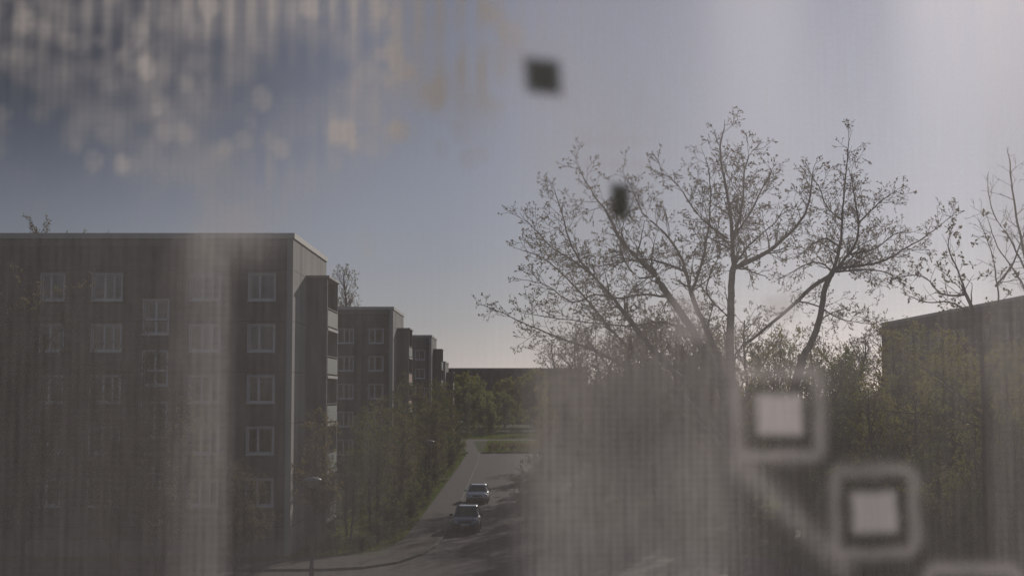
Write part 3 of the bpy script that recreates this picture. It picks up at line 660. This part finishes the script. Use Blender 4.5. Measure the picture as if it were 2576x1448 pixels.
M['leaf_lime'] = mat('leaf_lime', (.17, .19, .035), .7, (.29, .26, .055), .5, 3, trans=.4)
p = dict(PG, seg=[.4, .3, .2, .15], len=[1.7, .9, .45], kids=[3.6, 3.4, 3.8, 0], leaves=6, ls=.10, rep=2, start0=.04)
gb = gtree('bush', 'lime-leaved bush low at the right edge', 20.5, 66, 4.6, p, M['bark'], M['leaf_lime'], 55, group='bushes in the grove at the right', cat='bush', stems=6, r=.03)
gc = gtree('bush', 'deep green bush beneath the lower curtain square', 16.5, 70, 4.2, p, M['bark'], M['leaf_green'], 57, group='bushes in the grove at the right', cat='bush', stems=6, r=.03)
for i, (o, x, y, s, lb) in enumerate([(gb, 23.5, 71, 1.1, 'lime bush at the lower right corner'), (gb, 25.5, 77, 1.2, 'lime bush right of the squares'), (gb, 18.5, 76, 1.0, 'lime bush under the bright squares'), (gb, 29, 84, 1.4, 'lime bush farther up the right edge'),
    (gc, 21, 74, 1.2, 'deep green bush right of the lower square'), (gc, 17.2, 82, 1.2, 'deep green bush under the upper square'), (gc, 24.5, 88, 1.3, 'deep green bush beyond the lime ones'), (gc, 19.5, 69, .9, 'deep green bush nearest in the grove'), (gc, 14.6, 92, 1.3, 'deep green bush left of the upper square'), (gc, 12.2, 98, 1.4, 'deep green bush behind the largest trunk foot'),
    (gc, 8.8, 104, 1.4, 'deep green bush left of the largest trunk')]): dup(o, x, y, s, i * 2.3, lb)
p = dict(PG, seg=[.2, .15, .12], len=[.7, .35, .2], kids=[7, 7, 0], leaf_from=1, leaves=5, ls=.12, rep=1, up=.03, start0=.02)
rnd = random.Random(8); Wh = Wood()
for i in range(34): grow(Wh, Vector((-3.6 + i * .34, 216.2 + rnd.uniform(-.3, .3), 0)), Vector((rnd.uniform(-.3, .3), rnd.uniform(-.3, .3), 1)), 1.25, .02, 0, rnd, p)
finish_tree('hedge', 'low reddish hedge along the front of the far lawn', 'hedge', (2, 216.2, 0), Wh, M['bark'], M['leaf_red'], p, rnd)
def blades(name, regs, m, seed):
    rs = np.random.RandomState(seed); P_ = []; S_ = []
    for x0, y0, x1, y1, n, h in regs:
        P_.append(np.stack([rs.uniform(x0, x1, n), rs.uniform(y0, y1, n), np.full(n, -.01)], 1)); S_.append(rs.uniform(.5, 1.3, n) * h)
    P_ = np.concatenate(P_); S_ = np.concatenate(S_)[:, None]; n = len(P_)
    a = rs.uniform(0, 2 * np.pi, n); d = np.stack([np.cos(a), np.sin(a), np.zeros(n)], 1)
    lean = rs.normal(0, .35, (n, 3)); lean[:, 2] = 1
    V = np.stack([P_ - d * S_ * .16, P_ + d * S_ * .16, P_ + lean * S_], 1).reshape(-1, 3)
    me = bpy.data.meshes.new(name); me.from_pydata(V.tolist(), [], np.arange(3 * n).reshape(-1, 3).tolist()); me.update()
    return tag(link(name, me, m), 'short spring grass on the strips beside the road and on the far lawn', 'grass', None, 'stuff')
M['blade'] = mat('grass_blade', (.09, .14, .025), .9, (.19, .24, .045), .6, 6, trans=.45, spec=.05)
blades('grass', [(-11.8, 77.2, -6.9, 84, 15000, .13), (-11.5, 84, -6.55, 125, 26000, .16), (-11.5, 125, -6.5, 145, 6000, .2), (-11.5, 151, -6.6, 210, 12000, .25), (-4.4, 214.2, 20, 267, 22000, .30), (-30, 214, -9.6, 267, 12000, .3), (-60, 280, 60, 310, 20000, .4), (16.2, 60, 32, 84, 22000, .16), (5, 96, 30, 125, 16000, .2)], M['blade'], 5)
# cut young stems at the lower right
bmS = Wood(); rnd = random.Random(3)
for k, (dx, hh) in enumerate(((-.25, 2.3), (.1, 2.6), (.32, 2.2), (.18, 1.6))):
    grow(bmS, Vector((13.6 + dx, 69, -.05)), Vector((dx * .35, 0, 1)), hh, .07, 0, rnd, dict(PG, kids=[.8, 1.5, 0], len=[.8, .4], leaf_from=9, wob=.08))
finish_tree('stump', 'cluster of cut young stems at the lower right below the diagonal streak', 'stump', (13.6, 69, 0), bmS, M['bark_dark'], M['bud'], PG, rnd)
# -- trees behind the blocks
p = dict(PG, len=[3.4, 1.5, .8], kids=[2.2, 2.0, 3, 0], leaves=5, ls=.15, rep=1, up=.12, ang=.6, wob=.05)
bt = gtree('tall_tree', 'treetop showing above the roof of the second block', -18.9, 170, 22.8, p, M['bark'], M['leaf_olive'], 71)
p = dict(PG, len=[2.2, 1.3, .6], kids=[1.6, 2.0, 3, 0], leaves=5, ls=.13, rep=2, up=.15, ang=.45, wob=.04)
bt2 = gtree('tall_tree', 'sprigs of a treetop above the roof at the far left', -33.6, 100, 21.9, p, M['bark'], M['leaf_olive'], 73, group='treetops above the nearest roof')
dup(bt2, -31.0, 101, 1.0, 2, 'second treetop from the left above the nearest roof'); dup(bt2, -30.6, 104, 1.0, 2.6, 'middle treetop above the nearest roof'); dup(bt2, -34.5, 98, .98, 3.6, 'third treetop above the nearest roof')
# -- far rounded trees before the long block
p = dict(PG, len=[5.2, 2.6, 1.2], kids=[2.4, 1.6, 1.8, 0], leaves=8, ls=.40, rep=2, start0=.08, up=.02)
fa = gtree('far_tree', 'rounded yellow-green tree beyond the cross road', -12, 330, 12, p, M['bark'], M['leaf_yellow'], 81, group='trees beyond the cross road')
M['leaf_far'] = mat('leaf_far', (.14, .17, .045), .7, (.23, .25, .065), .2, 3, trans=.6)
fb = gtree('far_tree', 'darker green tree beyond the cross road', -6, 318, 10, p, M['bark'], M['leaf_far'], 83, group='trees beyond the cross road')
k = 0
words = ['first', 'second', 'third', 'fourth', 'fifth', 'sixth', 'seventh', 'eighth', 'ninth', 'tenth', 'eleventh', 'twelfth', 'thirteenth', 'fourteenth', 'fifteenth', 'sixteenth', 'seventeenth']
for row, (Y, n, sc) in enumerate(((305, 9, .66), (345, 10, .92), (385, 11, 1.02))):
    for i in range(n):
        x = -26 + i * 7.5 + random.uniform(-2.5, 2.5)
        src = fb if row == 0 or (i + row) % 4 == 0 else fa
        dup(src, x, Y + random.uniform(-6, 6), sc * random.uniform(.85, 1.12), random.uniform(0, 6), '%s tree from the left in the %s row beyond the cross road' % (words[i], ('front', 'middle', 'back')[row]))

# ------------------------------------------------------------------ the sheer curtain in front of the window
def fabric(name, cov, attr, col=(.80, .735, .72), tl=.60, fwd=.025, dif=.34, rough=1.0):
    m = bpy.data.materials.new(name); m.use_nodes = True
    n = m.node_tree.nodes; l = m.node_tree.links; n.clear()
    out = n.new('ShaderNodeOutputMaterial'); tr = n.new('ShaderNodeBsdfTransparent')
    a = n.new('ShaderNodeBsdfTranslucent'); a.inputs[0].default_value = (*[c * tl for c in col], 1)
    b = n.new('ShaderNodeBsdfDiffuse'); b.inputs[0].default_value = (*[c * dif for c in col], 1)
    ad = n.new('ShaderNodeAddShader'); l.new(a.outputs[0], ad.inputs[0]); l.new(b.outputs[0], ad.inputs[1])
    mx = n.new('ShaderNodeMixShader')
    if attr:
        at = n.new('ShaderNodeAttribute'); at.attribute_name = attr
        tc = n.new('ShaderNodeTexCoord'); nz = n.new('ShaderNodeTexNoise'); nz.inputs['Scale'].default_value = 900
        mp = n.new('ShaderNodeMapping'); mp.inputs['Scale'].default_value = (1, 1, .05)
        l.new(tc.outputs['Object'], mp.inputs[0]); l.new(mp.outputs[0], nz.inputs[0])
        r = n.new('ShaderNodeMapRange'); r.inputs[1].default_value = .3; r.inputs[2].default_value = .7; r.clamp = False; r.inputs[3].default_value = 1 - .24 * rough; r.inputs[4].default_value = 1 + .26 * rough
        mp2 = n.new('ShaderNodeMapping'); mp2.inputs['Scale'].default_value = (.1, 1, 1.3); nz2 = n.new('ShaderNodeTexNoise'); nz2.inputs['Scale'].default_value = 900
        l.new(tc.outputs['Object'], mp2.inputs[0]); l.new(mp2.outputs[0], nz2.inputs[0])
        mq = n.new('ShaderNodeMix'); mq.inputs[0].default_value = .33; l.new(nz.outputs[0], mq.inputs[2]); l.new(nz2.outputs[0], mq.inputs[3])
        acc = mq.outputs[0]
        for direc, sc, k in (('X', 98, .21 * rough), ('Z', 110, .12 * rough)):
            wv = n.new('ShaderNodeTexWave'); wv.wave_type = 'BANDS'; wv.bands_direction = direc; wv.inputs['Scale'].default_value = sc; wv.inputs['Distortion'].default_value = 1.6; wv.inputs['Detail'].default_value = 3; wv.inputs['Detail Scale'].default_value = 8
            l.new(tc.outputs['Object'], wv.inputs[0])
            ma = n.new('ShaderNodeMath'); ma.operation = 'MULTIPLY_ADD'; ma.inputs[1].default_value = k; l.new(wv.outputs['Fac'], ma.inputs[0]); 
            sb = n.new('ShaderNodeMath'); sb.operation = 'SUBTRACT'; sb.inputs[1].default_value = k / 2; l.new(acc, sb.inputs[0]); l.new(sb.outputs[0], ma.inputs[2]); acc = ma.outputs[0]
        l.new(acc, r.inputs[0])
        mu = n.new('ShaderNodeMath'); mu.operation = 'MULTIPLY'; mu.use_clamp = True; l.new(at.outputs['Fac'], mu.inputs[0]); l.new(r.outputs[0], mu.inputs[1])
        l.new(mu.outputs[0], mx.inputs[0])
    else: mx.inputs[0].default_value = cov
    if fwd:
        rf = n.new('ShaderNodeBsdfRefraction'); rf.inputs['IOR'].default_value = 1.35; rf.inputs['Roughness'].default_value = .72; rf.inputs[0].default_value = (*col, 1)
        m2 = n.new('ShaderNodeMixShader'); m2.inputs[0].default_value = fwd; l.new(ad.outputs[0], m2.inputs[1]); l.new(rf.outputs[0], m2.inputs[2]); ad = m2
    base = tr
    if attr:
        dk = n.new('ShaderNodeBsdfDiffuse'); dk.inputs[0].default_value = (.045, .048, .06, 1)  # near-black layer mixed in as painted shade where 'dark' is set
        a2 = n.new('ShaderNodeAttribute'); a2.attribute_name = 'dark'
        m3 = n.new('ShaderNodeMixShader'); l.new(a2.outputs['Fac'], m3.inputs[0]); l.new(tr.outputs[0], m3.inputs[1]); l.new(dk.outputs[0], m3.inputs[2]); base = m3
    l.new(base.outputs[0], mx.inputs[1]); l.new(ad.outputs[0], mx.inputs[2]); l.new(mx.outputs[0], out.inputs[0])
    return m
CY = .60
def sst(a, b, x):
    t = min(1, max(0, (x - a) / (b - a))); return t * t * (3 - 2 * t)
def gauss(x, c, s): return math.exp(-((x - c) / s) ** 2)
def segdist(px, py, a, b):
    ax, ay = a; bx, by = b; dx, dy = bx - ax, by - ay; t = max(0, min(1, ((px - ax) * dx + (py - ay) * dy) / (dx * dx + dy * dy)))
    return math.hypot(px - ax - t * dx, py - ay - t * dy)
nrnd = random.Random(99)
def N(x, y, s, o=0): return noise.noise(Vector((x / s, y / s, o * 7.3)))
def weave(px, py):
    """density of the cloth, weave plus painted bokeh discs, at a point given in 0.168 mm units across and down from its upper left"""
    v = .17
    # bunched left fold with a crisp right edge, ragged towards the top
    low = sst(480, 700, py)
    v += low * (.03 * (1 - sst(0, 560, px)) + .24 * sst(400, 580, px) * (1 - sst(575, 620, px)) * (.9 + .25 * N(px, py, 160, 1)))
    # doubled cloth in the middle right
    mid = sst(1255, 1400, px) * (1 - sst(1750, 1980, px)) * sst(560, 1000, py)
    v += mid * sst(700, 1150, py + 60 * N(px, py, 150, 41)) * (.17 + .09 * N(px, py, 260, 2) + .05 * N(px, py, 100, 12) + .05 * sst(1000, 1300, py))
    v += mid * .03 + .16 * gauss(px, 1500, 240) * gauss(py, 330, 230)
    v += .10 * sst(1250, 1500, px) * (1 - sst(900, 1100, py))
    # diagonal streaks
    v += .22 * gauss(segdist(px, py, (1870, 1170), (2130, 1430)), 0, 32)
    v += .22 * gauss(segdist(px, py, (560, 620), (1260, 140)), 0, 62) * (.7 + .6 * N(px, py, 90, 3))
    v += .16 * gauss(segdist(px, py, (480, 420), (1050, 200)), 0, 60) * (.7 + .8 * N(px, py, 110, 31))
    v += .20 * gauss(segdist(px, py, (380, -40), (620, 620)), 0, 75) * (.6 + 1.0 * N(px, py, 100, 32))
    # right hem
    v += .10 * sst(2505, 2550, px)
    v += .02 * sst(1800, 2100, px) * sst(700, 1000, py)
    # ragged, ribbed weave towards the upper left; glint bokeh is painted in as density
    ul = (1 - sst(1150, 1500, px)) * (1 - sst(250, 640 - 150 * sst(500, 1200, px), py))
    blot = max(0, N(px, py, 170, 4) + .6 * N(px, py, 55, 5) + .22)
    rib = .5 + .5 * math.sin(px * 2 * PI / 52 + .5 * N(px, 0, 300, 9))
    v -= .08 * (1 - sst(900, 1400, px)) * (1 - sst(350, 640, py))
    v += ul * (.38 * blot + .36 * rib ** 2 * (1 - sst(60, 360, py)) * max(0, .5 + 1.2 * N(px, py, 130, 6)))
    v += (1 - sst(20, 130, py)) * gauss(px, 820, 430) * (.10 + .65 * rib ** 2) * (.8 + .6 * N(px, py, 80, 8))
    v += .42 * rib ** 2 * gauss(segdist(px, py, (700, 420), (1260, 130)), 0, 60) * (.55 + .9 * N(px, py, 90, 14))
    for cx, cy, rr, s in BOKEH_SPOTS:
        ux, uy = (px - cx) + .0, (py - cy); a1, b1_ = ux * .94 - uy * .34, ux * .34 + uy * .94
        dd = (a1 * 1.0) ** 2 + (b1_ * .74) ** 2
        if dd < rr * rr * 2: v += s * (1 - sst(rr * .8, rr * 1.05, math.sqrt(dd)))
    for x0, y0, x1, y1 in ((1882, 950, 2048, 1136), (2126, 1204, 2312, 1382), (2384, 1454, 2566, 1634)):
        k = sst(x0 - 6, x0 + 12, px) * (1 - sst(x1 - 12, x1 + 6, px)) * sst(y0 - 6, y0 + 12, py) * (1 - sst(y1 - 12, y1 + 6, py))
        v *= 1 - .08 * k
    return min(.92, max(.04, v))
BOKEH_SPOTS = [(857, 348, 26, .5), (885, 345, 22, .4), (1010, 342, 24, .5), (985, 352, 20, .3), (665, 260, 26, .3), (1090, 245, 28, .35), (960, 30, 26, .4), (480, 350, 24, .25), (430, 350, 24, .2), (380, 185, 26, .35), (535, 28, 26, .35), (1285, 65, 28, .35), (780, 30, 24, .4), (245, 410, 24, .2), (930, 625, 26, .12)]  # out-of-focus sun glints on the threads, painted as discs of denser cloth
for i in range(260):
    x = nrnd.random() ** .9 * 1250; y = nrnd.random() ** 1.6 * 430
    BOKEH_SPOTS.append((x, y, nrnd.uniform(15, 25), nrnd.uniform(.04, .26) * max(.1, .5 + 1.6 * noise.noise(Vector((x / 220, y / 160, 3.3))))))
def mm(px, py): return ((px - 1288) / F * CY, CAM_Z + (991 - py) / F * CY)
def fold(x): return .006 * math.sin(x * 33 + .6) + .004 * math.sin(x * 71 + 2) + .02 * math.sin(x * 9)
xs = sorted(set([round(-1.1 + .02 * i, 4) for i in range(int((1.1 - .24) / .02))] + [round(-.24 + .0019 * i, 5) for i in range(254)] + [round(.245 + .02 * i, 4) for i in range(44)]))
zs = sorted(set([round(7.35 + .03 * i, 4) for i in range(40)] + [round(8.56 + .0019 * i, 5) for i in range(190)] + [round(8.93 + .03 * i, 4) for i in range(36)]))
verts = []; at = []
for z in zs:
    for x in xs:
        verts.append((x, CY + fold(x), z)); px = x / CY * F + 1288; py = 991 - (z - CAM_Z) / CY * F
        if -200 < px < 2780 and -150 < py < 1600: at.append(weave(px, py))
        else: at.append(max(.05, .28 + .14 * N(px, py, 300, 2) + .1 * math.sin(x * 40)))
nx = len(xs); faces = [(j * nx + i, j * nx + i + 1, (j + 1) * nx + i + 1, (j + 1) * nx + i) for j in range(len(zs) - 1) for i in range(nx - 1)]
me = bpy.data.meshes.new('sheer_curtain'); me.from_pydata(verts, [], faces); me.update()
ca = me.attributes.new('weave', 'FLOAT', 'POINT'); ca.data.foreach_set('value', at)
def shade_w(x, z):  # shade painted into the cloth, dimming the sky towards the upper left
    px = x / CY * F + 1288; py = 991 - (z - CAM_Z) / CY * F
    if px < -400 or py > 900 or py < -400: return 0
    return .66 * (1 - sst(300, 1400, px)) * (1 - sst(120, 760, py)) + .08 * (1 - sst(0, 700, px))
cb = me.attributes.new('dark', 'FLOAT', 'POINT'); cb.data.foreach_set('value', [shade_w(v[0], v[2]) for v in verts])
me.polygons.foreach_set('use_smooth', [True] * len(me.polygons))
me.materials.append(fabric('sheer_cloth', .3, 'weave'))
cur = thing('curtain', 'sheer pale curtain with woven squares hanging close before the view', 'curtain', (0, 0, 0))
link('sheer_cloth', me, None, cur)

m_cloth = fabric('embroidery_cloth', .5, 'weave', (.80, .735, .74), rough=.45); m_dark = fabric('dark_thread', .90, 'weave', (.11, .11, .095), fwd=0, rough=.12)
def patch_mesh(name, x0, y0, x1, y1, fn, m, parent, dy):
    """a small woven piece lying on the cloth, following its folds; fn gives how dense its thread is"""
    st = 5.0; nx = int((x1 - x0) / st) + 1; ny = int((y1 - y0) / st) + 1
    vs = []; dn = []
    for j in range(ny):
        for i in range(nx):
            x, y = x0 + i * st, y0 + j * st; a, b = mm(x, y); vs.append((a, CY + fold(a) + dy, b)); dn.append(max(0, min(.97, fn(x, y))))
    keep = [(j * nx + i, j * nx + i + 1, (j + 1) * nx + i + 1, (j + 1) * nx + i) for j in range(ny - 1) for i in range(nx - 1)]
    keep = [f for f in keep if max(dn[k] for k in f) > .003]
    used = sorted({k for f in keep for k in f}); ix = {k: n_ for n_, k in enumerate(used)}
    me = bpy.data.meshes.new(name); me.from_pydata([vs[k] for k in used], [], [tuple(ix[k] for k in f) for f in keep]); me.update()
    at_ = me.attributes.new('weave', 'FLOAT', 'POINT'); at_.data.foreach_set('value', [dn[k] for k in used])
    me.polygons.foreach_set('use_smooth', [True] * len(me.polygons))
    return link(name, me, m, parent)
def rrect(x, y, cx, cy, hx, hy, rad, shear=0):
    x -= cx + shear * (y - cy); y -= cy
    qx, qy = abs(x) - hx + rad, abs(y) - hy + rad
    return math.hypot(max(qx, 0), max(qy, 0)) + min(max(qx, qy), 0) - rad
def softbox(x, y, cx, cy, hx, hy, sh, tilt, sf):
    x, y = x - cx - sh * (y - cy), y - cy - tilt * (x - cx); k = 1.0
    for a, h_ in ((abs(x), hx), (abs(y), hy)): k *= 1 - sst(h_ - sf, h_ + sf, a)
    return k
for cx, cy, hx, hy, px_, py_, pw, ph in ((1966, 1041, 103, 106, 1966, 1042, 55, 50), (2218, 1291, 112, 106, 2216, 1292, 63, 51), (2474, 1545, 110, 106, 2472, 1546, 62, 52)):
    o = patch_mesh('woven_square', cx - hx - 60, cy - hy - 60, cx + hx + 60, cy + hy + 60,
                   lambda x, y: (.38 + .10 * N(x, y, 70, 21)) * gauss(rrect(x, y, cx, cy, hx, hy, 30) + 6 * N(x, y, 60, 22), 0, 21), m_cloth, cur, -.0012)
    patch_mesh('square_centre', px_ - pw - 30, py_ - ph - 30, px_ + pw + 30, py_ + ph + 30,
               lambda x, y: .90 * (1 - sst(-20, 20, rrect(x, y, px_, py_, pw, ph, 14, .04) + 4 * N(x, y, 50, 23))), m_cloth, o, -.0022)
for cx, cy, hx, hy, sh_, k_, sf in ((1368, 174, 45, 45, .06, .95, 26), (1566, 496, 25, 44, -.03, .97, 17)):
    patch_mesh('dark_square', cx - hx - 40, cy - hy - 40, cx + hx + 40, cy + hy + 40, lambda x, y: k_ * softbox(x, y, cx, cy, hx, hy, sh_, .10, sf), m_dark, cur, -.0015)
for cx, cy, hx, hy, k_ in ((1742, 795, 42, 56, .42), (1970, 772, 36, 32, .42), (1852, 880, 22, 60, .25), (1560, 340, 85, 10, .2), (1560, 402, 85, 9, .2), (1368, 174, 90, 86, .12)):
    patch_mesh('faint_square', cx - hx - 40, cy - hy - 40, cx + hx + 40, cy + hy + 40, lambda x, y: k_ * (1 - sst(-22, 24, rrect(x, y, cx, cy, hx, hy, 12) + 6 * N(x, y, 50, 25))), m_cloth, cur, -.0009)
